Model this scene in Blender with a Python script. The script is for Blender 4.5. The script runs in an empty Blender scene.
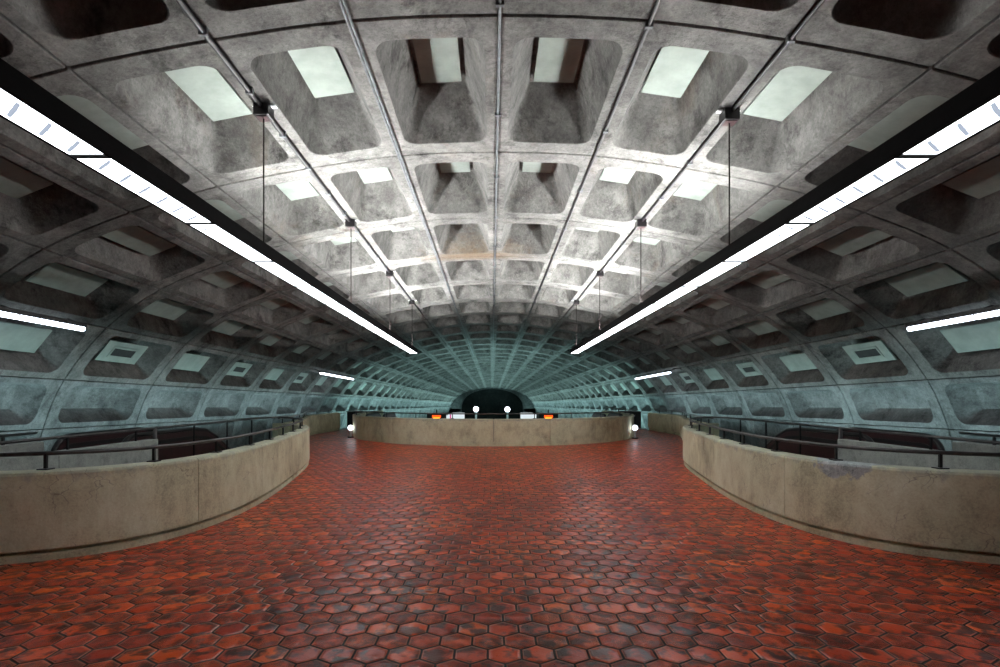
import bpy, math, random
from mathutils import Vector, noise
random.seed(7)
scene = bpy.context.scene
COL = scene.collection
R = math.radians

# ------------------------------------------------------------------ helpers
def tag(o, label=None, cat=None, group=None, kind=None):
    if label: o['label'] = label
    if cat: o['category'] = cat
    if group: o['group'] = group
    if kind: o['kind'] = kind
    return o

def empty(name, loc=(0, 0, 0), rz=0.0):
    o = bpy.data.objects.new(name, None)
    o.empty_display_size = .1
    o.location = loc
    o.rotation_euler = (0, 0, rz)
    COL.objects.link(o)
    return o

class MB:
    def __init__(s):
        s.v = []; s.f = []; s.m = []
    def add(s, vs, fs, mi=0):
        b = len(s.v)
        s.v += [tuple(p) for p in vs]
        s.f += [tuple(b + i for i in f) for f in fs]
        s.m += [mi] * len(fs)
    def box(s, a, b, mi=0):
        x0, y0, z0 = a; x1, y1, z1 = b
        vs = [(x0,y0,z0),(x1,y0,z0),(x1,y1,z0),(x0,y1,z0),(x0,y0,z1),(x1,y0,z1),(x1,y1,z1),(x0,y1,z1)]
        fs = [(0,3,2,1),(4,5,6,7),(0,1,5,4),(1,2,6,5),(2,3,7,6),(3,0,4,7)]
        s.add(vs, fs, mi)
    def prism(s, prof, x0, x1, mi=0):
        # profile in (y, z), extruded along x
        n = len(prof)
        vs = [(x0, p[0], p[1]) for p in prof] + [(x1, p[0], p[1]) for p in prof]
        fs = [(i, (i+1) % n, n + (i+1) % n, n + i) for i in range(n)]
        fs += [tuple(range(n))[::-1], tuple(range(n, 2*n))]
        s.add(vs, fs, mi)
    def sweep(s, path, prof, closed=False, mi=0, cap=True):
        # path: list of (x,y,z0); prof: list of (offset along the left normal, z)
        n = len(path); k = len(prof)
        vs = []
        for i, p in enumerate(path):
            if closed:
                a = path[(i-1) % n]; b = path[(i+1) % n]
            else:
                a = path[max(i-1, 0)]; b = path[min(i+1, n-1)]
            t = Vector((b[0]-a[0], b[1]-a[1], 0)).normalized()
            nn = Vector((-t.y, t.x, 0))
            for (o, z) in prof:
                vs.append((p[0] + nn.x*o, p[1] + nn.y*o, p[2] + z))
        fs = []
        for i in range(n if closed else n-1):
            j = (i+1) % n
            for q in range(k):
                r = (q+1) % k
                fs.append((i*k+q, i*k+r, j*k+r, j*k+q))
        if cap and not closed:
            fs.append(tuple(range(k))[::-1]); fs.append(tuple((n-1)*k + q for q in range(k)))
        s.add(vs, fs, mi)
    def tube(s, pts, r, seg=8, closed=False, mi=0):
        pts = [Vector(p) for p in pts]; n = len(pts)
        up = None; vs = []
        for i, p in enumerate(pts):
            a = pts[(i-1) % n] if closed else pts[max(i-1, 0)]
            b = pts[(i+1) % n] if closed else pts[min(i+1, n-1)]
            t = (b - a).normalized()
            if up is None:
                up = Vector((0, 0, 1)) if abs(t.z) < .9 else Vector((1, 0, 0))
            u = (up - t*up.dot(t)).normalized(); up = u
            w = t.cross(u)
            for q in range(seg):
                an = 2*math.pi*q/seg
                vs.append(p + u*(r*math.cos(an)) + w*(r*math.sin(an)))
        fs = []
        for i in range(n if closed else n-1):
            j = (i+1) % n
            for q in range(seg):
                fs.append((i*seg+q, i*seg+(q+1) % seg, j*seg+(q+1) % seg, j*seg+q))
        if not closed:
            fs.append(tuple(range(seg))[::-1]); fs.append(tuple((n-1)*seg+q for q in range(seg)))
        s.add(vs, fs, mi)
    def sphere(s, c, r, nu=16, nv=10, mi=0):
        vs = [(c[0], c[1], c[2]+r)]
        for i in range(1, nv):
            th = math.pi*i/nv
            for j in range(nu):
                ph = 2*math.pi*j/nu
                vs.append((c[0]+r*math.sin(th)*math.cos(ph), c[1]+r*math.sin(th)*math.sin(ph), c[2]+r*math.cos(th)))
        vs.append((c[0], c[1], c[2]-r))
        fs = [(0, 1+j, 1+(j+1) % nu) for j in range(nu)]
        for i in range(nv-2):
            for j in range(nu):
                a = 1+i*nu; b = a+nu
                fs.append((a+j, b+j, b+(j+1) % nu, a+(j+1) % nu))
        L = len(vs)-1; a = 1+(nv-2)*nu
        fs += [(a+j, L, a+(j+1) % nu) for j in range(nu)]
        s.add(vs, fs, mi)
    def build(s, name, mats, parent=None, smooth=False, bevel=0, loc=None):
        me = bpy.data.meshes.new(name)
        me.from_pydata(s.v, [], s.f)
        if not isinstance(mats, (list, tuple)): mats = [mats]
        for m in mats: me.materials.append(m)
        if len(mats) > 1: me.polygons.foreach_set('material_index', s.m)
        if smooth: me.polygons.foreach_set('use_smooth', [True]*len(me.polygons))
        me.update()
        o = bpy.data.objects.new(name, me)
        COL.objects.link(o)
        if parent: o.parent = parent
        if loc: o.location = loc
        if bevel:
            b = o.modifiers.new('bevel', 'BEVEL'); b.width = bevel; b.segments = 2; b.limit_method = 'ANGLE'
        return o

# ------------------------------------------------------------------ materials
class NT:
    def __init__(s, name):
        s.mat = bpy.data.materials.new(name); s.mat.use_nodes = True
        s.t = s.mat.node_tree; s.t.nodes.clear()
        s.out = s.n('ShaderNodeOutputMaterial')
    def n(s, typ, **kw):
        nd = s.t.nodes.new(typ)
        for k, v in kw.items(): setattr(nd, k, v)
        return nd
    def l(s, a, b): s.t.links.new(a, b)
    def set(s, sock, v):
        if isinstance(v, bpy.types.NodeSocket): s.l(v, sock)
        else: sock.default_value = v
    def math(s, op, a, b=None, c=None, clamp=False):
        m = s.n('ShaderNodeMath', operation=op, use_clamp=clamp)
        s.set(m.inputs[0], a)
        if b is not None: s.set(m.inputs[1], b)
        if c is not None: s.set(m.inputs[2], c)
        return m.outputs[0]
    def vmath(s, op, a, b=None, out=0):
        m = s.n('ShaderNodeVectorMath', operation=op)
        s.set(m.inputs[0], a)
        if b is not None: s.set(m.inputs[1], b)
        return m.outputs[out]
    def mix(s, f, a, b, blend='MIX'):
        m = s.n('ShaderNodeMix', data_type='RGBA', blend_type=blend)
        s.set(m.inputs[0], f); s.set(m.inputs[6], a); s.set(m.inputs[7], b)
        return m.outputs[2]
    def ramp(s, f, stops):
        r = s.n('ShaderNodeValToRGB'); s.l(f, r.inputs[0])
        e = r.color_ramp.elements
        while len(e) < len(stops): e.new(.5)
        for i, (p, c) in enumerate(stops):
            e[i].position = p
            e[i].color = (c, c, c, 1) if isinstance(c, (int, float)) else (*c, 1)
        return r.outputs[0]
    def noise(s, vec, scale, detail=5, rough=.6, dist=0):
        x = s.n('ShaderNodeTexNoise'); s.l(vec, x.inputs['Vector'])
        x.inputs['Scale'].default_value = scale; x.inputs['Detail'].default_value = detail
        x.inputs['Roughness'].default_value = rough; x.inputs['Distortion'].default_value = dist
        return x.outputs[0]
    def pos(s):
        return s.n('ShaderNodeNewGeometry').outputs['Position']
    def bsdf(s, color, rough=.6, metal=0, spec=.5, bump=None, bs=.3, bd=.02):
        b = s.n('ShaderNodeBsdfPrincipled')
        s.set(b.inputs['Base Color'], color if isinstance(color, bpy.types.NodeSocket) else (*color, 1))
        s.set(b.inputs['Roughness'], rough); s.set(b.inputs['Metallic'], metal)
        s.set(b.inputs['Specular IOR Level'], spec)
        if bump is not None:
            bu = s.n('ShaderNodeBump'); bu.inputs['Strength'].default_value = bs; bu.inputs['Distance'].default_value = bd
            s.l(bump, bu.inputs['Height']); s.l(bu.outputs[0], b.inputs['Normal'])
        s.l(b.outputs[0], s.out.inputs[0])
        return b

def concrete(name, c_dark, c_mid, c_light, scale=1.0, streak=0.5, bump=.5, rust=0, stain=False):
    t = NT(name)
    p = t.pos()
    big = t.noise(p, .55*scale, 4, .6, .1)
    med = t.noise(p, 3.2*scale, 8, .74, .1)
    fine = t.noise(p, 22*scale, 6, .75)
    mx = t.math('ADD', t.math('MULTIPLY', big, .35), t.math('ADD', t.math('MULTIPLY', med, .4), t.math('MULTIPLY', fine, .25)))
    col = t.ramp(mx, [(.36, c_dark), (.5, c_mid), (.64, c_light)])
    # dark blotches
    bl = t.ramp(t.noise(p, 1.7*scale, 10, .78, .25), [(.52, 0.0), (.66, 1.0)])
    col = t.mix(t.math('MULTIPLY', bl, streak), col, (c_dark[0]*.35, c_dark[1]*.35, c_dark[2]*.33, 1))
    # fine pits
    pits = t.ramp(t.noise(p, 60*scale, 3, .6), [(.30, 1.0), (.40, 0.0)])
    col = t.mix(t.math('MULTIPLY', pits, .5), col, (c_dark[0]*.3, c_dark[1]*.3, c_dark[2]*.3, 1))
    if rust:
        rs = t.ramp(t.noise(p, .8, 6, .7, 1.0), [(.58, 0.0), (.74, 1.0)])
        col = t.mix(t.math('MULTIPLY', rs, rust), col, (.20, .12, .06, 1))
    if stain:
        # rusty water stain across one joint beside the crown seam
        d = t.vmath('MULTIPLY', t.vmath('SUBTRACT', p, (-.45, 13.45, 5.15)), (.6, 2.2, .8))
        ln = t.math('ADD', t.vmath('LENGTH', d, out=1), t.math('MULTIPLY', t.math('SUBTRACT', t.noise(t.vmath('MULTIPLY', p, (1, 4, 1)), 4, 6, .75), .5), 1.5))
        col = t.mix(t.math('MULTIPLY', t.ramp(ln, [(.3, 1.0), (1.1, 0.0)]), .65), col, (.15, .09, .04, 1))
    h = t.math('ADD', t.math('MULTIPLY', med, .7), t.math('MULTIPLY', fine, .3))
    t.bsdf(col, .85, spec=.25, bump=h, bs=bump, bd=.05)
    return t.mat

M = {}
M['vault'] = concrete('vault_concrete', (.055, .054, .051), (.155, .152, .145), (.30, .295, .28), 1, .8, .8, .2, stain=True)
M['wall'] = concrete('wall_concrete', (.055, .058, .058), (.16, .166, .166), (.30, .31, .31), 1, .65, .8)
M['graywall'] = concrete('grey_concrete', (.22, .24, .23), (.38, .40, .375), (.52, .54, .50), 2, .4, .3)
M['housing'] = None
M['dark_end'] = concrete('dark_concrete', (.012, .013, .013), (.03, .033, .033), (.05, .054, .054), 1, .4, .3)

def parapet_mat(patch=None):
    t = NT('tan_concrete' + ('_patched' if patch else ''))
    p = t.pos()
    big = t.noise(p, .9, 5, .6, .4)
    vs = t.vmath('MULTIPLY', p, (1, 1, .6))
    st = t.noise(vs, 5, 9, .76, .2)
    fine = t.noise(p, 45, 5, .7)
    mx = t.math('ADD', t.math('MULTIPLY', big, .4), t.math('ADD', t.math('MULTIPLY', st, .35), t.math('MULTIPLY', fine, .25)))
    col = t.ramp(mx, [(.38, (.40, .38, .24)), (.5, (.74, .74, .52)), (.62, (.92, .95, .74))])
    # scratches
    sc = t.n('ShaderNodeTexVoronoi', feature='DISTANCE_TO_EDGE'); 
    wv = t.vmath('ADD', t.vmath('MULTIPLY', p, (1, 1, .45)), t.vmath('SCALE', p, out=0))
    t.l(t.vmath('ADD', t.vmath('MULTIPLY', p, (3.5, 3.5, 1.6)), t.n('ShaderNodeTexNoise').outputs[1]), sc.inputs['Vector'])
    sc.inputs['Scale'].default_value = 1.6
    line = t.ramp(sc.outputs['Distance'], [(0.0, 1.0), (.02, 0.0)])
    msk = t.ramp(t.noise(p, 2.2, 3, .6), [(.52, 0.0), (.62, 1.0)])
    col = t.mix(t.math('MULTIPLY', t.math('MULTIPLY', line, msk), .55), col, (.10, .06, .035, 1))
    # grey worn top edge
    sep = t.n('ShaderNodeSeparateXYZ'); t.l(p, sep.inputs[0])
    edge = t.math('ADD', sep.outputs[2], t.math('MULTIPLY', t.math('SUBTRACT', st, .5), .45))
    em = t.ramp(edge, [(.80, 0.0), (.87, 1.0)])
    col = t.mix(t.math('MULTIPLY', em, .5), col, (.25, .25, .23, 1))
    if patch:
        d = t.vmath('SUBTRACT', p, patch)
        d = t.vmath('MULTIPLY', d, (2.1, 2.1, 3.4))
        ln = t.vmath('LENGTH', d, out=1)
        ln = t.math('ADD', ln, t.math('MULTIPLY', t.math('SUBTRACT', t.noise(p, 9, 5, .7), .5), .7))
        pm = t.ramp(ln, [(.80, 1.0), (.86, 0.0)])
        gray = t.ramp(t.noise(p, 14, 8, .75, 1), [(.3, (.16, .19, .19)), (.7, (.74, .80, .78))])
        col = t.mix(pm, col, gray)
    h = t.math('ADD', t.math('MULTIPLY', st, .6), t.math('MULTIPLY', fine, .4))
    t.bsdf(col, .75, spec=.3, bump=h, bs=.35, bd=.02)
    return t.mat
M['tan'] = parapet_mat()
M['tan_patch'] = parapet_mat((4.10, 5.98, .85))

def hex_mat():
    W = .2075
    t = NT('hexagonal_quarry_tile')
    p = t.pos()
    q = t.vmath('SUBTRACT', p, (.078, 3.283, 0))
    q = t.vmath('SCALE', q); q.node.inputs['Scale'].default_value = 1/W
    q = t.vmath('MULTIPLY', q, (1, 1, 0))
    s = (1.0, math.sqrt(3), 1.0)
    def cell(off):
        a = t.vmath('ADD', q, off)
        fr = t.vmath('FRACTION', t.vmath('ADD', t.vmath('DIVIDE', a, s), (100, 100, 0)))
        return t.vmath('MULTIPLY', t.vmath('SUBTRACT', fr, (.5, .5, 0)), s)
    a = cell((.5, s[1]/2, 0)); b = cell((0, 0, 0))
    la = t.vmath('LENGTH', a, out=1); lb = t.vmath('LENGTH', b, out=1)
    sel = t.math('LESS_THAN', lb, la)
    m = t.n('ShaderNodeMix', data_type='VECTOR'); t.l(sel, m.inputs[0]); t.l(a, m.inputs[4]); t.l(b, m.inputs[5])
    g = m.outputs[1]
    cid = t.vmath('SUBTRACT', q, g)
    cid = t.vmath('FLOOR', t.vmath('ADD', t.vmath('SCALE', cid), (.5, .5, .5)))
    cid.node.inputs[0].links[0].from_node.inputs[0].links  # keep
    ab = t.vmath('ABSOLUTE', g)
    sp = t.n('ShaderNodeSeparateXYZ'); t.l(ab, sp.inputs[0])
    d2 = t.math('ADD', t.math('MULTIPLY', sp.outputs[0], .5), t.math('MULTIPLY', sp.outputs[1], .8660254))
    ed = t.math('SUBTRACT', .5, t.math('MAXIMUM', sp.outputs[0], d2))      # 0 at the joint, .5 in the middle
    wn = t.n('ShaderNodeTexWhiteNoise'); t.l(cid, wn.inputs['Vector'])
    rnd = wn.outputs['Value']
    # tile body
    tn = t.noise(p, 1.1, 4, .6, .3)
    base = t.ramp(rnd, [(0.0, (.42, .028, .008)), (.35, (.68, .060, .012)), (.7, (.86, .095, .016)), (1.0, (.92, .15, .024))])
    off = t.vmath('ADD', p, t.vmath('MULTIPLY', wn.outputs['Color'], (7, 7, 7)))
    burn = t.ramp(t.noise(off, 9, 3, .55, .3), [(.45, 0.0), (.58, 1.0)])
    zone = t.ramp(t.noise(p, .9, 4, .6), [(.35, .8), (.55, 1.0)])
    col = t.mix(t.math('MULTIPLY', t.math('MULTIPLY', burn, zone), .93), base, (.010, .003, .004, 1))
    # worn paler rim of each tile
    rim = t.ramp(ed, [(.035, 0.0), (.045, 1.0), (.06, 1.0), (.085, 0.0)])
    col = t.mix(t.math('MULTIPLY', rim, .5), col, (.80, .30, .19, 1))
    gm = t.ramp(ed, [(.022, 1.0), (.034, 0.0)])
    dirt = t.ramp(t.noise(p, 3, 4, .6), [(.4, (.006, .006, .006)), (.75, (.08, .10, .10))])
    col = t.mix(gm, col, dirt)
    h = t.ramp(ed, [(.018, 0.0), (.05, .55), (.12, .80), (.5, 1.0)])
    fn = t.noise(p, 55, 4, .6)
    h = t.math('ADD', h, t.math('MULTIPLY', fn, .12))
    tilt = t.vmath('DOT_PRODUCT', g, t.vmath('SUBTRACT', wn.outputs['Color'], (.5, .5, .5)), out=1)
    h = t.math('ADD', h, t.math('MULTIPLY', tilt, .5))
    ro = t.math('ADD', t.math('MULTIPLY', gm, .4), t.math('ADD', .22, t.math('MULTIPLY', fn, .16)))
    t.bsdf(col, ro, spec=.36, bump=h, bs=1.0, bd=.016)
    return t.mat
M['hex'] = hex_mat()

def simple(name, c, rough=.5, metal=0, spec=.5, var=.25, sc=9):
    t = NT(name); p = t.pos()
    n = t.noise(p, sc, 5, .65)
    lo = tuple(x*(1-var) for x in c); hi = tuple(min(1, x*(1+var)) for x in c)
    t.bsdf(t.ramp(n, [(.35, lo), (.65, hi)]), rough, metal, spec, bump=n, bs=.1, bd=.01)
    return t.mat
def emit(name, c, s):
    t = NT(name); e = t.n('ShaderNodeEmission')
    e.inputs[0].default_value = (*c, 1); e.inputs[1].default_value = s
    t.l(e.outputs[0], t.out.inputs[0]); return t.mat
M['black'] = simple('black_painted_metal', (.008, .006, .008), .4)
M['housing'] = simple('matt_black_lamp_housing', (.004, .0035, .004), .8, 0, .08)
M['bronze'] = simple('dark_bronze_rail', (.10, .095, .095), .38, .8)
M['panel'] = simple('pale_acoustic_board', (.25, .285, .26), .8, 0, .2, .12, 3)
M['slot'] = simple('dark_speaker_slot', (.02, .02, .02), .8)
M['steel'] = simple('galvanised_conduit', (.16, .17, .18), .6, .3, .2)
M['wire'] = simple('hanger_wire', (.012, .008, .008), .8, 0, .1)
M['maroon'] = simple('dark_maroon_cladding', (.035, .010, .012), .35)
M['rubber'] = simple('black_rubber', (.006, .006, .007), .45)
M['yellow'] = simple('yellow_marking', (.75, .60, .02), .6)
M['red'] = simple('red_marking', (.6, .03, .05), .6)
M['white'] = simple('white_paint', (.75, .75, .78), .5)
M['plat'] = simple('platform_tile', (.10, .05, .04), .6)
M['strip'] = simple('pale_granite_edge', (.30, .32, .33), .5)
M['ringsteel'] = simple('escalator_steel', (.28, .29, .30), .3, .8)

# ------------------------------------------------------------------ camera
F = 530.0
EYE = 1.6
cam_d = bpy.data.cameras.new('camera'); cam = bpy.data.objects.new('camera', cam_d); COL.objects.link(cam)
cam.location = (0, 0, EYE); cam.rotation_euler = (R(90), 0, 0)
cam_d.sensor_fit = 'HORIZONTAL'; cam_d.sensor_width = 36; cam_d.lens = 36*F/1000
cam_d.shift_x = 8/1000; cam_d.shift_y = 62.5/1000
cam_d.clip_end = 400; cam_d.clip_start = .05
scene.camera = cam

# ------------------------------------------------------------------ vault
H = 3.8; CX = .076; SL = 9/F
SEAM = [(0, 1), (.385, .985), (.738, .936), (1.107, .863), (1.453, .76), (1.795, .616), (2.08, .412), (2.306, .134), (2.42, -.13), (2.50, -.48), (2.53, -.85)]
PTS = [(-x, y) for x, y in SEAM[:0:-1]] + SEAM      # u = -10..10
def prof(u):
    i = int(math.floor(u)); i = max(-10, min(9, i)); f = u - i; j = i + 10
    P = lambda k: Vector(PTS[max(0, min(20, k))])
    p0, p1, p2, p3 = P(j-1), P(j), P(j+1), P(j+2)
    pos = .5*((2*p1) + (-p0+p2)*f + (2*p0-5*p1+4*p2-p3)*f*f + (-p0+3*p1-3*p2+p3)*f**3)
    d = .5*((-p0+p2) + 2*(2*p0-5*p1+4*p2-p3)*f + 3*(-p0+3*p1-3*p2+p3)*f*f)
    n = Vector((-d.y, d.x)).normalized()
    return pos*H, n, d.length*H
def V(u, y, d):
    p, n, L = prof(u)
    return (CX + p.x + n.x*d, y, EYE + p.y + n.y*d - SL*y)
Y0 = 2.37; PIT = 2.80; K0 = -3; K1 = 41
def rrect(hu, hv, r, nc=6):
    pts = []
    r = max(r, .0005)
    for cx, cy, a0 in ((hu-r, hv-r, 0), (-hu+r, hv-r, 90), (-hu+r, -hv+r, 180), (hu-r, -hv+r, 270)):
        for k in range(nc+1):
            a = R(a0 + 90*k/nc); pts.append((cx + r*math.cos(a), cy + r*math.sin(a)))
    # add side middles between the corners so that long sides follow the curve
    out = []
    n = len(pts)
    for k in range(4):
        seg = pts[k*(nc+1):(k+1)*(nc+1)]
        out += seg
        a = seg[-1]; b = pts[((k+1) % 4)*(nc+1)]
        for f in (.25, .5, .75): out.append((a[0]+(b[0]-a[0])*f, a[1]+(b[1]-a[1])*f))
    return out
LOOPS = [(0, 0, .13, 0), (.012, .012, .13, 0), (.014, .014, .01, .01), (.024, .024, 0, .02), (.12, .16, 0, .10), (.150, .305, .0, .20), (.158, .313, .010, .20), (.166, .321, .05, .19),
         (.29, .46, .37, .09), (.42, .60, .68, .02), (.43, .61, .69, .02)]
def depth_scale(c):     # c = 0 at the crown .. 8 at the bottom
    return [1, 1, 1, .95, .9, .85, .8, .50, .42][c]
def cells(cols, name, mat, k0=K0, k1=K1):
    mb = MB()
    for c in cols:
        u0, u1 = (c, c+1)
        ci = c if c >= 0 else -c-1
        L = prof(c+.5)[2]; ds = depth_scale(ci)
        for k in range(k0, k1):
            ym = Y0 + PIT*(k+.5)
            lod = k > 14
            loops = []
            for li, (iu, iv, d, r) in enumerate(LOOPS):
                if lod and li in (1, 3, 6, 8): continue
                hu = L/2 - iu; hv = PIT/2 - iv
                if ci >= 7: hu = L/2 - iu*.68; hv = PIT/2 - iv*.86
                loops.append([V(c + .5 + a/L, ym + b, d*ds) for a, b in rrect(hu, hv, r, 3 if lod else 6)])
            n = len(loops[0]); vs = [p for lp in loops for p in lp]; fs = []
            for a in range(len(loops)-1):
                for q in range(n):
                    r_ = (q+1) % n
                    fs.append((a*n+q, a*n+r_, (a+1)*n+r_, (a+1)*n+q))
            fs.append(tuple((len(loops)-1)*n + q for q in range(n)))
            mb.add(vs, fs)
    return mb.build(name, mat, smooth=False)
o = cells(range(-7, 7), 'ceiling', M['vault']); tag(o, kind='structure')
for p in o.data.polygons: p.use_smooth = True
try: o.data.set_sharp_from_angle(angle=R(28))
except Exception: pass
for cols, nm in (((-9, -8), 'wall_left'), ((7, 8), 'wall_right')):
    o = cells(cols, nm, M['wall']); tag(o, kind='structure')
    for p in o.data.polygons: p.use_smooth = True
    try: o.data.set_sharp_from_angle(angle=R(28))
    except Exception: pass
YE = Y0 + PIT*K1; YB = Y0 + PIT*K0
FLZ = -5.2
for s, nm in ((-1, 'wall_left_lower'), (1, 'wall_right_lower')):
    mb = MB()
    n = 24
    vs = []
    for i in range(n+1):
        y = YB + (YE-YB)*i/n
        a = V(9*s, y, .07); b = V(9*s, y, 0); 
        vs += [a, b, (b[0]+s*.25, y, b[2]-1.5), (b[0]+s*.25, y, FLZ-1.2-2.2)]
    fs = [(i*4+q, i*4+q+1, (i+1)*4+q+1, (i+1)*4+q) for i in range(n) for q in range(3)]
    mb.add(vs, fs); tag(mb.build(nm, M['wall']), kind='structure')
# far end wall with its shallow arch, and the wall behind the viewer
mb = MB()
mb.box((-11, YE, -9), (11, YE+.3, 5))
tag(mb.build('wall_far', M['dark_end']), kind='structure')
# pale rim standing in front of the end wall: the vault narrows to a smaller arch
mb = MB()
outer = []; inner = []
for i in range(41):
    a = math.pi*i/40
    u = -9 + 18*i/40
    x, y, z = V(u, YE-.4, .3)
    outer.append((-11.5*math.cos(a), -7 + 13*math.sin(a)**.5))
    inner.append((CX - 6.75*math.cos(a), 1.6 - SL*YE + -.9 + 4.45*math.sin(a)**.8))
vs = [(x, YE-.5, z) for x, z in outer] + [(x, YE-.5, z) for x, z in inner] + [(x, YE-.02, z) for x, z in inner]
fs = [(i, i+1, 41+i+1, 41+i) for i in range(40)] + [(41+i, 41+i+1, 82+i+1, 82+i) for i in range(40)]
mb.add(vs, fs); mb.box((-6.75+CX-3, YE-.5, -7), (-6.75+CX, YE-.02, -1.2)); mb.box((6.75+CX, YE-.5, -7), (6.75+CX+3, YE-.02, -1.2))
tag(mb.build('trim_1', M['wall']), kind='structure')
mb = MB(); mb.box((-11, YB-.3, -9), (11, YB, 7)); tag(mb.build('wall_back', M['graywall']), kind='structure')

# ------------------------------------------------------------------ acoustic panels in the coffers
PD = [.62, .57, .50, .40, .30, .28, .24]
def panel_mesh(slot):
    mb = MB(); hu, hv, th = .272, .64, .016
    mb.box((-hu, -hv, -th), (hu, hv, th), 0)
    me_mats = [M['panel']]
    return mb
def make_panel(slot):
    mb = panel_mesh(slot)
    o = mb.build('acoustic_panel', M['panel'], bevel=.004)
    for y in (-.45, .45):
        b = MB(); b.tube([(0, y, .016), (0, y, .13)], .018, 6)
        b.build('mounting_stud', M['black'], o)
    if slot:
        r = MB()
        r.box((-.15, -.40, -.030), (-.10, .40, -.017)); r.box((.10, -.40, -.030), (.15, .40, -.017))
        r.box((-.10, -.40, -.030), (.10, -.35, -.017)); r.box((-.10, .35, -.030), (.10, .40, -.017))
        r.build('slot_frame', M['panel'], o)
        g = MB(); g.box((-.10, -.35, -.021), (.10, .35, -.0165)); g.build('speaker_slot', M['slot'], o)
    return o
protoA = make_panel(False); protoB = make_panel(True)
kidsA = list(protoA.children); kidsB = list(protoB.children)
usedA = usedB = False
from mathutils import Matrix
ORD = ['first', 'second', 'third', 'fourth', 'fifth', 'sixth', 'seventh', 'eighth', 'ninth', 'tenth', 'eleventh', 'twelfth', 'thirteenth', 'fourteenth', 'fifteenth', 'sixteenth', 'seventeenth', 'eighteenth', 'nineteenth', 'twentieth', 'twenty-first', 'twenty-second', 'twenty-third']
def frame(u, y, d):
    p, n, L = prof(u)
    loc = Vector((CX + p.x + n.x*d, y, EYE + p.y + n.y*d - SL*y))
    zx = Vector((n.x, 0, n.y)).normalized(); ty = Vector((0, 1, -SL)).normalized(); tx = ty.cross(zx).normalized()
    m = Matrix((tx, ty, zx)).transposed().to_4x4(); m.translation = loc
    return m
def place(o, mat):
    o.location = mat.translation; o.rotation_euler = mat.to_euler()
STUFF = MB()
# which bays show anything, column by column (crown bays hide their panel soon)
LIM = [4, 5, 8, 14, 20, 22, 22]
ROWN = ['first', 'second', 'third', 'fourth', 'fifth', 'sixth', 'seventh']
for ci in range(7):
    for side in (-1, 1):
        c = ci if side > 0 else -ci-1
        kk = 0
        for k in range(0 if ci < 5 else 1, K1):
            m = frame(c+.5, Y0 + PIT*(k+.5), PD[ci]*(1 if ci < 3 else 1) )
            slot = (ci == 6 and k >= 3 and k % 2 == 1)
            if k < LIM[ci]:
                if slot:
                    o = protoB if not usedB else protoB.copy()
                    kids = kidsB; first = not usedB; usedB = True
                else:
                    o = protoA if not usedA else protoA.copy()
                    kids = kidsA; first = not usedA; usedA = True
                if not first:
                    COL.objects.link(o)
                    if k < 9:
                        for ch in kids:
                            q = ch.copy(); COL.objects.link(q); q.parent = o
                place(o, m)
                kind = 'pale panel with dark slot' if slot else 'plain pale panel'
                tag(o, '%s, %s vault row %s of crown, %s coffer from viewer' % (kind, ROWN[ci], 'left' if side < 0 else 'right', ORD[kk]), 'ceiling panel', 'acoustic panels in the vault coffers')
                kk += 1
            elif ci >= 2:
                hu, hv, th = .272, .64, .016
                vs = [m @ Vector(v) for v in ((-hu,-hv,-th),(hu,-hv,-th),(hu,hv,-th),(-hu,hv,-th),(-hu,-hv,th),(hu,-hv,th),(hu,hv,th),(-hu,hv,th))]
                STUFF.add(vs, [(0,3,2,1),(4,5,6,7),(0,1,5,4),(1,2,6,5),(2,3,7,6),(3,0,4,7)])
tag(STUFF.build('acoustic_panel_field', M['panel']), 'small pale acoustic panels filling the coffers of the far vault', 'ceiling panel', kind='stuff')

# ------------------------------------------------------------------ conduits along the ceiling seams
def conduit(u, off, r, mat, label, y0, y1, clamps=0, strip=False):
    root = empty('ceiling_conduit', V(u, y0, 0)); ox, oy, oz = root.location
    mb = MB()
    pts = []
    n = 30
    for i in range(n+1):
        y = y0 + (y1-y0)*i/n; x, yy, z = V(u, y, -off); pts.append((x-ox, yy-oy, z-oz))
    if strip:
        for (dx) in (-.017, .017):
            mb.tube([(p[0]+dx, p[1], p[2]) for p in pts], r, 8)
    else:
        mb.tube(pts, r, 8)
    mb.build('pipe', mat, root, smooth=True)
    y = y0 + .7
    while clamps and y < min(y1, 24):
        x, yy, z = V(u, y, -off); c = MB()
        c.box((x-ox-.04, yy-oy-.02, z-oz-r-.006), (x-ox+.04, yy-oy+.02, z-oz+r+.02))
        c.build('clamp', M['steel'], root, bevel=.004)
        y += clamps
    tag(root, label, 'conduit')
    return root
conduit(0, .015, .016, M['steel'], 'thin grey pipe running along the crown seam of the vault', .5, 45, 1.9)
conduit(-1, .02, .015, M['steel'], 'pair of pale grey pipes along the first seam left of the crown', .5, 40, 0, True)
conduit(1, .02, .019, M['black'], 'thin dark pipe along the first seam right of the crown', .5, 40, 2.0)
conduit(-2, .04, .027, M['black'], 'thick black conduit along the seam above the left lamp, carrying its hanger boxes', .5, 19.0, .95)
conduit(2, .04, .020, M['black'], 'black conduit along the seam above the right lamp, carrying its hanger boxes', .5, 19.0, 1.3)

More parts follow.
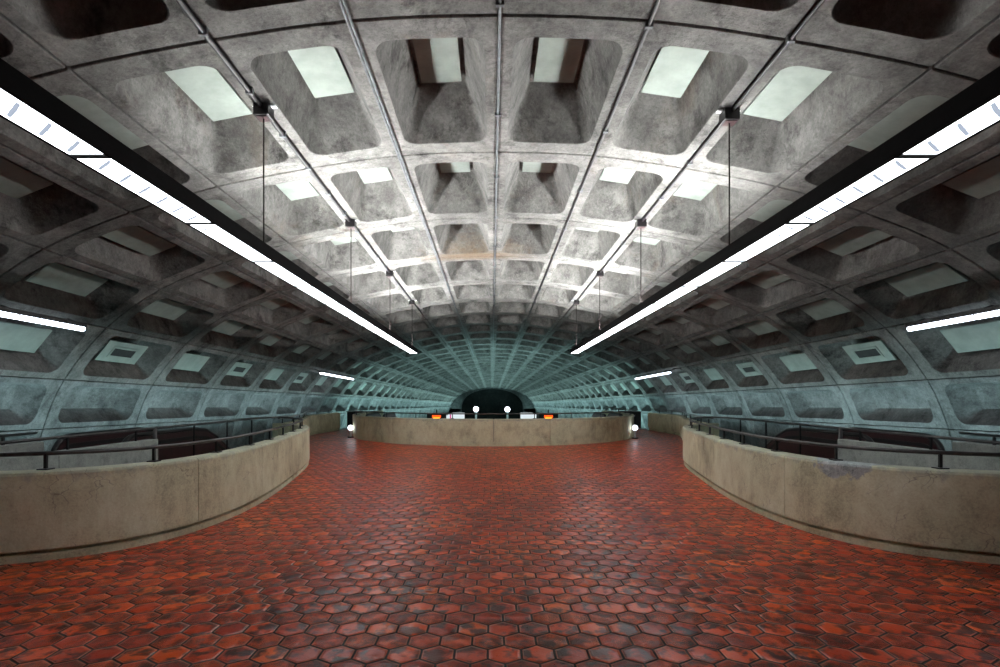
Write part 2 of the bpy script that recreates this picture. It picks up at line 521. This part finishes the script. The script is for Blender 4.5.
# ------------------------------------------------------------------ long suspended lamps
TUBE = emit('lit_fluorescent_diffuser', (.90, .95, 1.0), 9.5)
TUBEUP = emit('lit_upward_lamp_opening', (.97, .985, .97), 112.0)
SEG = 1.37
UPFROM = 3
M['louvre'] = emit('translucent_louvre', (.62, .70, .86), .75)
LSL = 5/F
def long_lamp(cx, label, ys, hy):
    z0 = EYE + 1.67
    root = empty('suspended_light', (cx, ys, z0 - LSL*ys))
    root.rotation_euler = (-math.atan(LSL), 0, 0)
    n = 12; L = n*SEG; w = .132; h = .15
    hb = MB()
    # trough: two cheeks, a mid web and ends
    sg = 1 if cx > 0 else -1
    for s in (-1, 1):
        hb.box((s*w - .012, 0, 0), (s*w + .012, L, h if s != sg else .245))
    hb.box((-w, 0, .085), (w, L, .095))
    hb.box((-w, -.02, 0), (w, 0, h)); hb.box((-w, L, 0), (w, L+.02, h))
    hb.build('housing', M['housing'], root, bevel=.003)
    for i in range(n):
        d = MB(); y0 = i*SEG + .03; y1 = (i+1)*SEG - .03
        d.box((-w+.014, y0, .004), (w-.014, y1, .05))
        dd = d.build('diffuser', TUBE, root)
        lv = MB(); a = []; b = []
        nz = 6
        for q in range(nz):
            ya = y0 + (y1-y0)*(q+.1)/nz; yb = y0 + (y1-y0)*(q+.75)/nz; yc = y0 + (y1-y0)*(q+1.0)/nz
            a += [(-w+.04, ya), (w-.05, yb)]
        vs = []; fs = []; e = .004
        for q in range(nz):
            yc = y0 + (y1-y0)*(q+.5)/nz; k = len(vs)
            # slanted blade crossing the middle spine
            vs += [(-w+.04, yc-.085, .001), (-e, yc-.018, .001), (e, yc-.014, .001), (w-.04, yc+.055, .001), (w-.04, yc+.085, .001), (e, yc+.022, .001), (-e, yc+.018, .001), (-w+.04, yc-.055, .001)]
            fs += [(k, k+1, k+6, k+7), (k+1, k+2, k+5, k+6), (k+2, k+3, k+4, k+5)]
            if q: fs.append((k-8+6, k-8+5, k+2, k+1))
        if cx < 0: vs = [(-x, y, z) for x, y, z in vs]; fs = [f[::-1] for f in fs]
        lv.add(vs, fs)
        lv.build('louvre', M['louvre'], dd)
        if i >= UPFROM:
            up = MB(); xi = -sg*(w-.02); xo = sg*(w-.02)
            vs = [(xi, y, .10) for y in (y0, y1)] + [(xo, y, .10) for y in (y0, y1)] + [(xi, y, .115) for y in (y0, y1)] + [(xo, y, .235) for y in (y0, y1)]
            fs = [(0, 1, 3, 2), (4, 6, 7, 5), (0, 2, 6, 4), (1, 5, 7, 3), (0, 4, 5, 1), (2, 3, 7, 6)]
            if sg < 0: fs = [f[::-1] for f in fs]
            up.add(vs, fs); up.build('upper_tube', TUBEUP, root)
    for i in range(1, n):
        j = MB(); j.box((-w+.012, i*SEG-.028, -.003), (w-.012, i*SEG+.028, .055))
        j.build('joint_plate', M['black'], root)
    inv = root.matrix_basis.inverted()
    for y in hy:
        u = 2 if cx > 0 else -2
        t = V(u, y, -.09); a = inv @ Vector(t)
        bt = inv @ Vector((t[0], y, z0 - LSL*y + h - .01))
        hw = MB(); hw.tube([(a.x, a.y, a.z), (bt.x, bt.y, bt.z)], .009, 6)
        br = MB(); br.box((-w, bt.y-.03, h-.012), (w, bt.y+.03, h+.006)); br.build('hanger_bracket', M['black'], root)
        hg = hw.build('hanger', M['wire'], root)
        bx = MB(); bx.box((a.x-.09, a.y-.09, a.z-.06), (a.x+.09, a.y+.09, a.z+.08))
        b_ = bx.build('hanger_box', M['black'], root, bevel=.008)
        pl = MB(); pl.box((a.x-.065, a.y-.065, a.z-.068), (a.x+.065, a.y+.065, a.z-.06)); pl.build('base_plate', M['maroon'], b_)
        lg = MB(); lg.box((a.x-.15, a.y-.03, a.z+.07), (a.x-.09, a.y+.03, a.z+.085)); lg.build('mounting_lug', M['white'], b_); lg = MB(); lg.box((a.x+.09, a.y-.03, a.z+.07), (a.x+.15, a.y+.03, a.z+.085)); lg.build('mounting_lug', M['white'], b_)
    tag(root, label, 'ceiling light', 'long lamps hung over the mezzanine')
    return root
long_lamp(-2.75, 'long black fluorescent lamp hung on wires under the left half of the vault', 3.62-SEG, [6.3, 10.2, 14.1, 18.0])
long_lamp(2.90, 'long black fluorescent lamp hung on wires under the right half of the vault', 3.62-SEG, [6.4, 10.2, 14.1, 18.0])

# short wall lamps
WT = emit('lit_wall_tube', (.80, .88, 1.0), 7.0)
def wall_lamp(s, y0, nseg, label):
    x = CX + s*7.62; z = EYE + 1.36 - SL*y0
    root = empty('wall_light', (x, y0, z))
    root.rotation_euler = (-math.atan(SL), 0, 0)
    b = MB(); b.box((-.06, 0, .075), (.06, nseg*SEG, .15)); b.build('housing', M['black'], root, bevel=.01)
    for i in range(nseg):
        t = MB(); t.tube([(0, i*SEG+.03, .045), (0, (i+1)*SEG-.03, .045)], .05, 12); t.build('tube', WT, root, smooth=True)
    for i in range(nseg+1):
        yy = min(max(i*SEG, .05), nseg*SEG-.05)
        br = MB(); br.box((-.02, yy-.025, .06), (.02, yy+.025, .12)); br.tube([(0, yy, .12), (s*.48, yy, .30)], .018, 6); br.build('bracket', M['black'], root)
    tag(root, label, 'wall light', 'short lamps along the vault walls')
wall_lamp(-1, 9.8-4*SEG, 4, 'short tube lamp on the left vault wall close to the viewer')
wall_lamp(1, 9.8-4*SEG, 4, 'short tube lamp on the right vault wall close to the viewer')
wall_lamp(-1, 23.3, 4, 'short tube lamp on the left vault wall beyond the hung lamp')
wall_lamp(1, 22.9, 4, 'short tube lamp on the right vault wall beyond the hung lamp')

# ------------------------------------------------------------------ mezzanine plan
def cr(pts, n=10):
    out = []
    P = [Vector(p) for p in pts]
    for i in range(len(P)-1):
        p0 = P[max(i-1, 0)]; p1 = P[i]; p2 = P[i+1]; p3 = P[min(i+2, len(P)-1)]
        for q in range(n):
            f = q/n
            out.append(.5*((2*p1) + (-p0+p2)*f + (2*p0-5*p1+4*p2-p3)*f*f + (-p0+3*p1-3*p2+p3)*f**3))
    out.append(P[-1]); return out
def resample(pts, step):
    d = [0]
    for i in range(1, len(pts)): d.append(d[-1] + (pts[i]-pts[i-1]).length)
    n = max(2, round(d[-1]/step)); out = []; j = 0
    for k in range(n+1):
        t = d[-1]*k/n
        while j < len(d)-2 and d[j+1] < t: j += 1
        f = (t-d[j])/max(1e-9, d[j+1]-d[j]); out.append(pts[j].lerp(pts[j+1], f))
    return out
SIDE = [(7.35, 4.55), (6.5, 4.70), (5.4, 4.86), (4.75, 5.02), (4.3, 5.22), (3.9, 5.55), (3.62, 6.1), (3.50, 6.9), (3.53, 7.9), (3.74, 9.5), (4.2, 12.0), (4.62, 13.2), (4.95, 13.7), (5.75, 14.3)]
MC = .10      # mezzanine centre line
def side_curve(s):
    return [Vector((MC + s*(p.x + .035 + .06*max(0, min(1, (p.y-8)/4))), p.y)) for p in resample(cr([Vector(q) for q in SIDE]), .15)]
OC = (0.05, 22.6); OR = 5.6
oval = [Vector((OC[0] - OR*math.cos(a), OC[1] - OR*math.sin(a))) for a in [math.pi*i/70 for i in range(71)]]
oval = [Vector((OC[0]-OR, 27.0)), Vector((OC[0]-OR, 26)), Vector((OC[0]-OR, 25)), Vector((OC[0]-OR, 24))] + oval + [Vector((OC[0]+OR, 24)), Vector((OC[0]+OR, 25)), Vector((OC[0]+OR, 26)), Vector((OC[0]+OR, 27.0))]
EDGE = [(5.75, 14.3), (5.95, 15.6), (6.3, 17.3), (6.75, 19.0), (7.25, 20.6), (7.50, 22.0), (7.25, 24.9)]
def edge_curve(s):
    return [Vector((MC + s*(p.x + .095*max(0, 1-(p.y-14.3)/3)), p.y)) for p in resample(cr([Vector(q) for q in EDGE]), .3)]

# floor slab: one polygon bounded by the parapets
poly = [(-9.35, YB), (9.45, YB), (9.45, 4.55)]
poly += [(p.x, p.y) for p in side_curve(1)] + [(p.x, p.y) for p in edge_curve(1)[1:]]
poly += [(7.35, 27.0)]
poly += [(p.x, p.y) for p in oval[::-1]]
poly += [(-7.15, 27.0)] + [(p.x, p.y) for p in edge_curve(-1)[:0:-1]] + [(p.x, p.y) for p in side_curve(-1)[::-1]] + [(-9.35, 4.55)]
from mathutils.geometry import tessellate_polygon
tris = tessellate_polygon([[Vector((x, y, 0)) for x, y in poly]])
n = len(poly); mb = MB()
vs = [(x, y, 0) for x, y in poly] + [(x, y, -.5) for x, y in poly]
fs = []
for t in tris:
    a, b, c = [vs[i] for i in t]
    area = (b[0]-a[0])*(c[1]-a[1]) - (c[0]-a[0])*(b[1]-a[1])
    t = tuple(t) if area > 0 else tuple(t)[::-1]
    fs.append(t); fs.append(tuple(i+n for i in t[::-1]))
fs += [(i, i+n, (i+1) % n + n, (i+1) % n) for i in range(n)]
mb.add(vs, fs)
tag(mb.build('floor', M['hex']), kind='structure')

# platform level far below
mb = MB(); mb.box((-4.6, YB, FLZ-.6), (4.6, YE, FLZ)); tag(mb.build('floor_platform', M['plat']), kind='structure')
mb = MB(); mb.box((-10.5, YB, FLZ-1.9), (10.5, YE, FLZ-1.6)); tag(mb.build('floor_trackbed', M['graywall']), kind='structure')

# ------------------------------------------------------------------ parapets
HP = .87
def parapet(name, curve, inward, label, mat, plen=1.8, anchor=0.0, rail=None, posts=1.25, cutlist=None, postanchor=None, group=None, th=.20, hp=HP, bottom=.115):
    """curve: plan points along the visible (mezzanine) face; inward: +1/-1 side of the wall body"""
    d = [0]
    for i in range(1, len(curve)): d.append(d[-1] + (curve[i]-curve[i-1]).length)
    T = d[-1]
    def at(t):
        t = max(0, min(T, t)); j = 0
        while j < len(d)-2 and d[j+1] < t: j += 1
        f = (t-d[j])/max(1e-9, d[j+1]-d[j]); return curve[j].lerp(curve[j+1], f)
    def path(t0, t1, off=0, st=.12):
        n = max(2, int((t1-t0)/st)); out = []
        for i in range(n+1):
            t = t0 + (t1-t0)*i/n
            p = at(t); a = at(t-.05); b = at(t+.05); tt = (b-a).normalized(); nn = Vector((-tt.y, tt.x))*inward
            out.append((p.x + nn.x*off - ox, p.y + nn.y*off - oy, 0))
        return out
    m = at(T/2); ox, oy = m.x, m.y
    root = empty(name, (ox, oy, 0))
    s = inward
    # panels
    t = anchor % plen; cuts = [0] + ([t] if t > .3 else [])
    while cuts[-1] + plen < T - .3: cuts.append((cuts[-1] if cuts[-1] > 0 else (t if t > .3 else 0)) + plen)
    cuts.append(T)
    if cutlist: cuts = [0] + cutlist + [T]
    f_ = -.03
    pr = [(f_*s, bottom), (f_*s, hp-.035), ((f_+.010)*s, hp-.010), ((f_+.035)*s, hp), ((th-.02)*s, hp), (th*s, hp-.02), (th*s, bottom)]
    cb = [(-.01*s, .0), (-.01*s, .066), (.0, .072), (.05*s, .072), (.05*s, bottom+.02), ((th-.01)*s, bottom+.02), ((th-.01)*s, .0)]
    if s > 0: pr = pr[::-1]; cb = cb[::-1]
    for a, b in zip(cuts[:-1], cuts[1:]):
        if b - a < .05: continue
        pb = MB(); pb.sweep(path(a+.005, b-.005), pr)
        pb.build('parapet_panel', mat, root)
    c = MB(); c.sweep(path(0.01, T-.01), cb); c.build('base_curb', M['tan'], root)
    if rail:
        z, off = rail
        rp = [(p[0], p[1], z) for p in path(.02, T-.02, off)]
        rb = MB(); rb.tube(rp, .021, 8); rb.build('handrail', M['bronze'], root, smooth=True)
        t = ((anchor if postanchor is None else postanchor) % posts)
        while t < T:
            p = path(max(0, t-.001), min(T, t+.001), off)[0]
            q = MB(); q.box((p[0]-.013, p[1]-.013, hp-.01), (p[0]+.013, p[1]+.013, z)); q.box((p[0]-.05, p[1]-.05, hp-.002), (p[0]+.05, p[1]+.05, hp+.012))
            q.build('rail_post', M['black'], root)
            t += posts
    tag(root, label, 'parapet', group)
    return root
sc_l = side_curve(-1); sc_r = side_curve(1)
# arc length position of the joint near y = 6.15
def arc_to(curve, ylim):
    s = 0
    for i in range(1, len(curve)):
        s += (curve[i]-curve[i-1]).length
        if curve[i].y > ylim: return s
def arc_ratio(curve, rr):
    q = 0
    for i in range(1, len(curve)):
        q += (curve[i]-curve[i-1]).length
        if abs(curve[i].x)/curve[i].y < rr: return q
parapet('concrete_parapet', sc_l, 1, 'curved tan concrete parapet with black handrail around the left stairwell', M['tan'], 1.8, 0, (1.03, .13), 1.03, group='curved parapets around the stairwells', cutlist=[arc_to(sc_l, y) for y in (6.15, 7.9, 9.7, 11.4)], postanchor=arc_ratio(sc_l, .87))
parapet('concrete_parapet', sc_r, -1, 'curved tan concrete parapet with a grey repair patch around the right stairwell', M['tan_patch'], 1.8, 0, (1.03, .13), 1.03, group='curved parapets around the stairwells', cutlist=[arc_to(sc_r, y) for y in (6.45, 8.0, 9.8, 11.5)], postanchor=arc_ratio(sc_r, .88))
oT = sum((oval[i]-oval[i-1]).length for i in range(1, len(oval)))
parapet('concrete_parapet', oval, -1, 'round fronted tan concrete parapet in the middle distance', M['tan'], 1.79, oT/2, (1.03, .12), 1.3, group='curved parapets around the stairwells')
parapet('concrete_parapet', edge_curve(-1)[1:], 1, 'low far concrete wall edging the mezzanine behind the left curved parapet', M['tan'], 1.7, .4, (.98, .1), 1.3, group='far edge walls of the mezzanine', hp=.82)
parapet('concrete_parapet', edge_curve(1)[1:], -1, 'low far concrete wall edging the mezzanine behind the right curved parapet', M['tan'], 1.7, .4, (.98, .1), 1.3, group='far edge walls of the mezzanine', hp=.82)

# ------------------------------------------------------------------ stairwell: grey walls, rails, escalators
def side_things(s, side):
    X = lambda d: MC + s*d
    def bx(mb, d0, d1, y0, y1, z0, z1):
        a, b = sorted((X(d0), X(d1))); mb.box((a, y0, z0), (b, y1, z1))
    # inner grey wall
    root = empty('concrete_side_wall', (X(5.9), 7, 0)); ox, oy = root.location.x, root.location.y
    mb = MB(); bx(mb, 5.86, 6.02, 5.05, 7.05, -2.5, .86); o = mb.build('wall_panel', M['graywall'], root, bevel=.012); o.location = (-ox, -oy, 0)
    mb = MB(); bx(mb, 5.86, 6.02, 7.06, 9.15, -2.5, .86); o = mb.build('wall_panel', M['graywall'], root, bevel=.012); o.location = (-ox, -oy, 0)
    tag(root, 'grey concrete wall beside the escalator inside the %s stairwell' % side, 'wall', 'grey walls beside the escalators')
    # outer grey wall
    root = empty('concrete_side_wall', (X(7.5), 6, 0)); ox, oy = root.location.x, root.location.y
    mb = MB(); bx(mb, 7.40, 7.58, 4.6, 8.65, -2.5, .86); o = mb.build('wall_panel', M['graywall'], root, bevel=.012); o.location = (-ox, -oy, 0)
    mb = MB()
    mb.tube([(X(7.45), 4.6, 1.0), (X(7.45), 8.55, 1.0)], .022, 8); o = mb.build('handrail', M['bronze'], root, smooth=True); o.location = (-ox, -oy, 0)
    for y in (5.2, 6.6, 7.95):
        q = MB(); bx(q, 7.435, 7.465, y, y+.03, .85, 1.0); o = q.build('rail_post', M['black'], root); o.location = (-ox, -oy, 0)
    tag(root, 'short outer grey wall with a rail, farthest out in the %s stairwell' % side, 'wall', 'outer grey walls beside the escalators')
    # rail on the far edge of the well
    root = empty('guard_rail', (X(5.95), 10, 0)); ox, oy = root.location.x, root.location.y
    mb = MB(); pts = [(X(5.95), 5.3, 1.04), (X(5.95), 8, 1.04), (X(5.95), 12.5, 1.04), (X(5.93), 13.4, 1.04), (X(5.75), 14.0, 1.04), (X(5.5), 14.06, 1.04)]
    mb.tube(pts, .021, 8); mb.tube([(X(5.95), 9.2, .42), (X(5.95), 9.2, 1.04)], .03, 8)
    o = mb.build('rail', M['bronze'], root, smooth=True); o.location = (-ox, -oy, 0)
    for y in (5.9, 7.3, 8.7, 10.4, 11.7, 12.9):
        z0 = .85 if y < 9 else .0
        q = MB(); bx(q, 5.94, 5.965, y, y+.025, z0, 1.03)
        if y > 9: bx(q, 5.90, 6.0, y-.03, y+.06, -.02, 0.02)
        o = q.build('rail_post', M['black'], root); o.location = (-ox, -oy, 0)
    bb = MB(); bx(bb, 5.88, 6.02, 9.2, 14.2, -.5, 0.0); o = bb.build('kerb', M['graywall'], root); o.location = (-ox, -oy, 0)
    tag(root, 'dark guard rail along the back of the %s stairwell' % side, 'railing', 'guard rails behind the stairwells')
def escalator(d0, d1, s, ys, label, zt=.90, group='escalators going down to the platform', base=0.0):
    """top landing at ys, going down away from the viewer at thirty degrees"""
    X = lambda d: MC + s*d
    yk = ys + 2.55; tn = math.tan(R(30))
    root = empty('escalator', (X((d0+d1)/2), ys, base)); ox = root.location.x
    def arc(cy, cz, r, a0, a1, n=8): return [(cy + r*math.cos(R(a0+(a1-a0)*i/n)), cz + r*math.sin(R(a0+(a1-a0)*i/n))) for i in range(n+1)]
    top = arc(ys+.34, zt-.36, .36, 250, 90, 10)
    ln = 7.2
    top += [(yk - .5, zt), (yk, zt-.05), (yk+.4, zt-.05-.16), (yk+ln, zt-.21-(ln-.4)*tn)]
    for d in (d0, d1):
        w = .09
        a, b = sorted((X(d-w/2)-ox, X(d+w/2)-ox))
        pr = [(y-ys, z) for y, z in top] + [(yk+ln-ys, zt-1.4-(ln-.4)*tn), (yk-ys, -.95), (0.1, -.95)]
        mb = MB(); mb.prism(pr, a, b); mb.build('balustrade', M['maroon'], root)
        hr = MB(); hr.tube([(X(d)-ox, y-ys, z+.025) for y, z in top], .045, 8); hr.build('handrail', M['rubber'], root, smooth=True)
        # dark skirting seen beneath the handrail
        sk = MB(); inn = [(y-ys, z-.10) for y, z in top[6:]]; inn2 = [(y-ys, z-.16) for y, z in top[6:]][::-1]
        a2, b2 = sorted((X(d-w/2-.012)-ox, X(d+w/2+.012)-ox)); 
        sk.prism(inn+inn2, a2, b2); sk.build('trim_strip', M['rubber'], root)
    st = MB()
    a, b = sorted((X(d0+.05)-ox, X(d1-.05)-ox))
    st.box((a, -1.2, -.10), (b, yk-ys-.4, -.02))
    y = yk-.4; z = -.02
    while y < yk+ln-.3:
        st.box((a, y-ys, z-.75), (b, y-ys+.4, z)); y += .4; z -= .4*tn
    st.build('steps', M['ringsteel'], root)
    nw = MB(); a, b = sorted((X(d0+.07)-ox, X(d0+.11)-ox)); nw.box((a, .45, .42), (b, .85, .55)); nw.build('warning_sticker', M['yellow'], root)
    nr = MB(); nr.box((X(d0)-ox-.055, .12, .55), (X(d0)-ox+.055, .20, .62)); nr.build('stop_button', M['red'], root)
    tag(root, label, 'escalator', group)
    return root
for s, side in ((-1, 'left'), (1, 'right')):
    side_things(s, side)
    escalator(6.16, 7.25, s, 9.25-.6, 'black escalator with maroon sides running down in the %s stairwell' % side)
for s, side in ((-1, 'left'), (1, 'right')):
    escalator(4.55, 5.30 if 0 else 5.25, s, 21.6, 'small dark escalator top behind the %s end of the round fronted parapet' % side, .80)

# dark service cabinets at the far ends of the mezzanine
for s, side in ((-1, 'left'), (1, 'right')):
    cx = MC + s*6.85; y = 26.2
    root = empty('service_cabinet', (cx, y, 0))
    mb = MB(); mb.box((-.42, 0, 0), (.42, .6, .80)); mb.build('body', M['black'], root, bevel=.02)
    mb = MB(); mb.box((-.46, -.04, .80), (.46, .64, .84)); mb.build('lid', M['rubber'], root, bevel=.01)
    for i, (dx, z, m) in enumerate(((-.15, .68, 'yellow'), (-.15, .55, 'red'), (.08, .62, 'white'), (-.2, .25, 'white'))):
        q = MB(); q.box((s*dx-.035, -.012, z-.03), (s*dx+.035, 0, z+.03)); q.build('indicator', M[m], root)
    tag(root, 'dark cabinet with small coloured markers at the far %s end of the mezzanine' % side, 'cabinet', 'dark cabinets at the mezzanine ends')
    mb = MB(); a, b = sorted((MC+s*5.95, MC+s*7.3)); mb.box((a, 25.3, .0), (b, 25.6, .05))
    tag(mb.build('granite_edge_strip', M['strip'], bevel=.01), 'pale threshold strip on the floor in front of the %s cabinet' % side, 'floor strip', 'pale floor strips')

# globe lamps
GL = emit('lit_globe', (.86, .9, 1.0), 5.0)
def globe(x, y, z, r, zb, label, group):
    root = empty('globe_lamp', (x, y, zb))
    mb = MB(); mb.sphere((0, 0, z-zb), r); mb.build('globe', GL, root, smooth=True)
    mb = MB(); mb.tube([(0, 0, 0.0), (0, 0, z-zb-r*.8)], r*.38, 10); mb.tube([(0, 0, z-zb-r*1.25), (0, 0, z-zb-r*.75)], r*.6, 10); mb.build('post', M['white'], root)
    mb = MB(); mb.tube([(0, 0, 0), (0, 0, .04)], r*1.1, 12); mb.build('foot', M['black'], root)
    tag(root, label, 'lamp', group)
globe((350.6-492)*20.4/F, 20.4, EYE-31.8*20.4/F, .105, 0, 'small white globe lamp on the floor at the left end of the round parapet', 'small globe lamps on the mezzanine floor')
globe((635-492)*19.9/F, 19.9, EYE-31.8*19.9/F, .105, 0, 'small white globe lamp on the floor at the right end of the round parapet', 'small globe lamps on the mezzanine floor')
globe((476-492)*45/F, 45, EYE-13.2*45/F, .23, FLZ, 'white globe on a tall post before the end arch, left of the pair', 'tall globe lamps on the platform')
globe((507.4-492)*45/F, 45, EYE-13.4*45/F, .23, FLZ, 'white globe on a tall post before the end arch, right of the pair', 'tall globe lamps on the platform')

# platform displays
def display(px, label, s):
    y = 52; x = (px-492)*y/F; z = EYE - 21.3*y/F
    root = empty('platform_display', (x, y, FLZ))
    mb = MB(); mb.box((-.95, 0, z-FLZ-.3), (.95, .25, z-FLZ+.42)); mb.build('case', M['black'], root, bevel=.02)
    mb = MB(); mb.box((-.42, -.02, z-FLZ-.02), (.42, -.001, z-FLZ+.2)); mb.build('red_lamp_row', emit('red_led', (1.0, .08, .01), 2.2), root)
    mb = MB(); mb.add([(-.33, -.025, z-FLZ-.02), (.33, -.025, z-FLZ-.02), (.24, -.025, z-FLZ-.3), (-.24, -.025, z-FLZ-.3), (-.33, -.001, z-FLZ-.02), (.33, -.001, z-FLZ-.02), (.24, -.001, z-FLZ-.3), (-.24, -.001, z-FLZ-.3)], [(0,3,2,1),(0,1,5,4),(1,2,6,5),(2,3,7,6),(3,0,4,7)])
    mb.build('amber_lamp_row', emit('amber_led', (1.0, .45, .02), 2.6), root)
    mb = MB(); mb.box((-.06, .08, 0), (.06, .2, z-FLZ-.3)); mb.box((-.06, .08, z-FLZ+.42), (.06, .2, z-FLZ+.75)); mb.build('post', M['black'], root)
    tag(root, label, 'display', 'lit platform displays')
display(436.5, 'red and amber lit platform display left of the dark end arch', -1)
display(548.5, 'red and amber lit platform display right of the dark end arch', 1)
WS = emit('lit_white_sign', (.85, .95, 1.0), .9)
for px, y, w, h_, z_, lab, mg in ((447.0, 60, .5, .6, 418, 'narrow white lit sign just right of the left platform display', 0), (450.5, 62, .6, .7, 417.5, 'white lit sign with a magenta stripe left of the end arch', 1), (458.5, 66, 1.5, .8, 416, 'broad white lit sign nearest the left foot of the end arch', 0),
                          (533.5, 60, .65, .75, 417.5, 'square white lit sign between the end arch and the right display', 0), (526.5, 66, 1.5, .8, 416, 'broad white lit sign nearest the right foot of the end arch', 0), (541, 60, .35, .6, 418, 'narrow white lit sign beside the right platform display', 0)):
    x = (px-492)*y/F; z = EYE - (z_-396)*y/F
    root = empty('platform_sign', (x, y, FLZ))
    mb = MB(); mb.box((-w/2, 0, z-FLZ-h_/2), (w/2, .12, z-FLZ+h_/2)); mb.build('lit_face', WS, root, bevel=.01)
    if mg: mb = MB(); mb.box((-w*.12, -.01, z-FLZ-h_/2), (w*.12, -.001, z-FLZ+h_/2)); mb.build('magenta_stripe', emit('magenta', (.8, .02, .3), .8), root)
    mb = MB(); mb.box((-.04, .03, 0), (.04, .1, z-FLZ-h_/2)); mb.build('post', M['black'], root)
    tag(root, lab, 'sign', 'white lit signs on the platform')

# ------------------------------------------------------------------ uplight troughs on the track level
UT = (.50, .84, .88)
UG = emit('uplight_tube', UT, 3)
def trough(x, z, y0, y1, w, power, label, tilt, spread, UT=UT):
    root = empty('uplight_trough', (x, y0, z))
    root.rotation_euler = (0, R(tilt), 0)
    L = y1-y0
    mb = MB()
    mb.prism([(0, -.12), (L, -.12), (L, -.02), (0, -.02)], -w/2-.03, w/2+.03); mb.build('trough', M['graywall'], root)
    for a, b in ((-w/2-.03, -w/2), (w/2, w/2+.03)):
        mb = MB(); mb.box((a, 0, -.02), (b, L, .08)); mb.build('side_lip', M['graywall'], root)
    mb = MB(); mb.box((-w/2+.02, .05, -.015), (w/2-.02, L-.05, .015)); mb.build('tube', UG, root)
    ld = bpy.data.lights.new('uplight_beam', 'AREA'); ld.shape = 'RECTANGLE'; ld.size = w-.04; ld.size_y = L-.1
    ld.energy = power*L; ld.color = UT; ld.spread = R(spread)
    lo = bpy.data.objects.new('uplight_beam', ld); COL.objects.link(lo); lo.parent = root
    lo.location = (0, L/2, .03); lo.rotation_euler = (R(180), 0, 0)
    tag(root, label, 'uplight', 'uplights of the track level')
NP, FP, CP = 6.5, 30, 27
NEAR = (.56, .85, .88); FAR = (.46, .84, .83)
trough(-7.72, -.45, 3, 27, .2, NP, 'long uplight beside the left stairwell below the near vault wall', -30, 75, NEAR)
trough(7.92, -.45, 3, 27, .2, NP, 'long uplight beside the right stairwell below the near vault wall', 30, 75, NEAR)
trough(-6.6, -3.4, 30, 116, .3, FP, 'long uplight beside the left track under the far vault', -26, 80, FAR)
trough(6.75, -3.4, 30, 116, .3, FP, 'long uplight beside the right track under the far vault', 26, 80, FAR)
trough(-2.0, -4.4, 31, 114, .3, CP, 'long uplight along the left half of the far platform', 0, 100, FAR)
trough(2.1, -4.4, 31, 114, .3, CP, 'long uplight along the right half of the far platform', 0, 100, FAR)

# ------------------------------------------------------------------ world and view
w = bpy.data.worlds.new('world'); scene.world = w; w.use_nodes = True
w.node_tree.nodes['Background'].inputs[0].default_value = (.5, .6, .65, 1)
w.node_tree.nodes['Background'].inputs[1].default_value = .02
vs_ = scene.view_settings
vs_.view_transform = 'Standard'; vs_.look = 'None'; vs_.gamma = 1; vs_.use_curve_mapping = False
vs_.exposure = 0.0
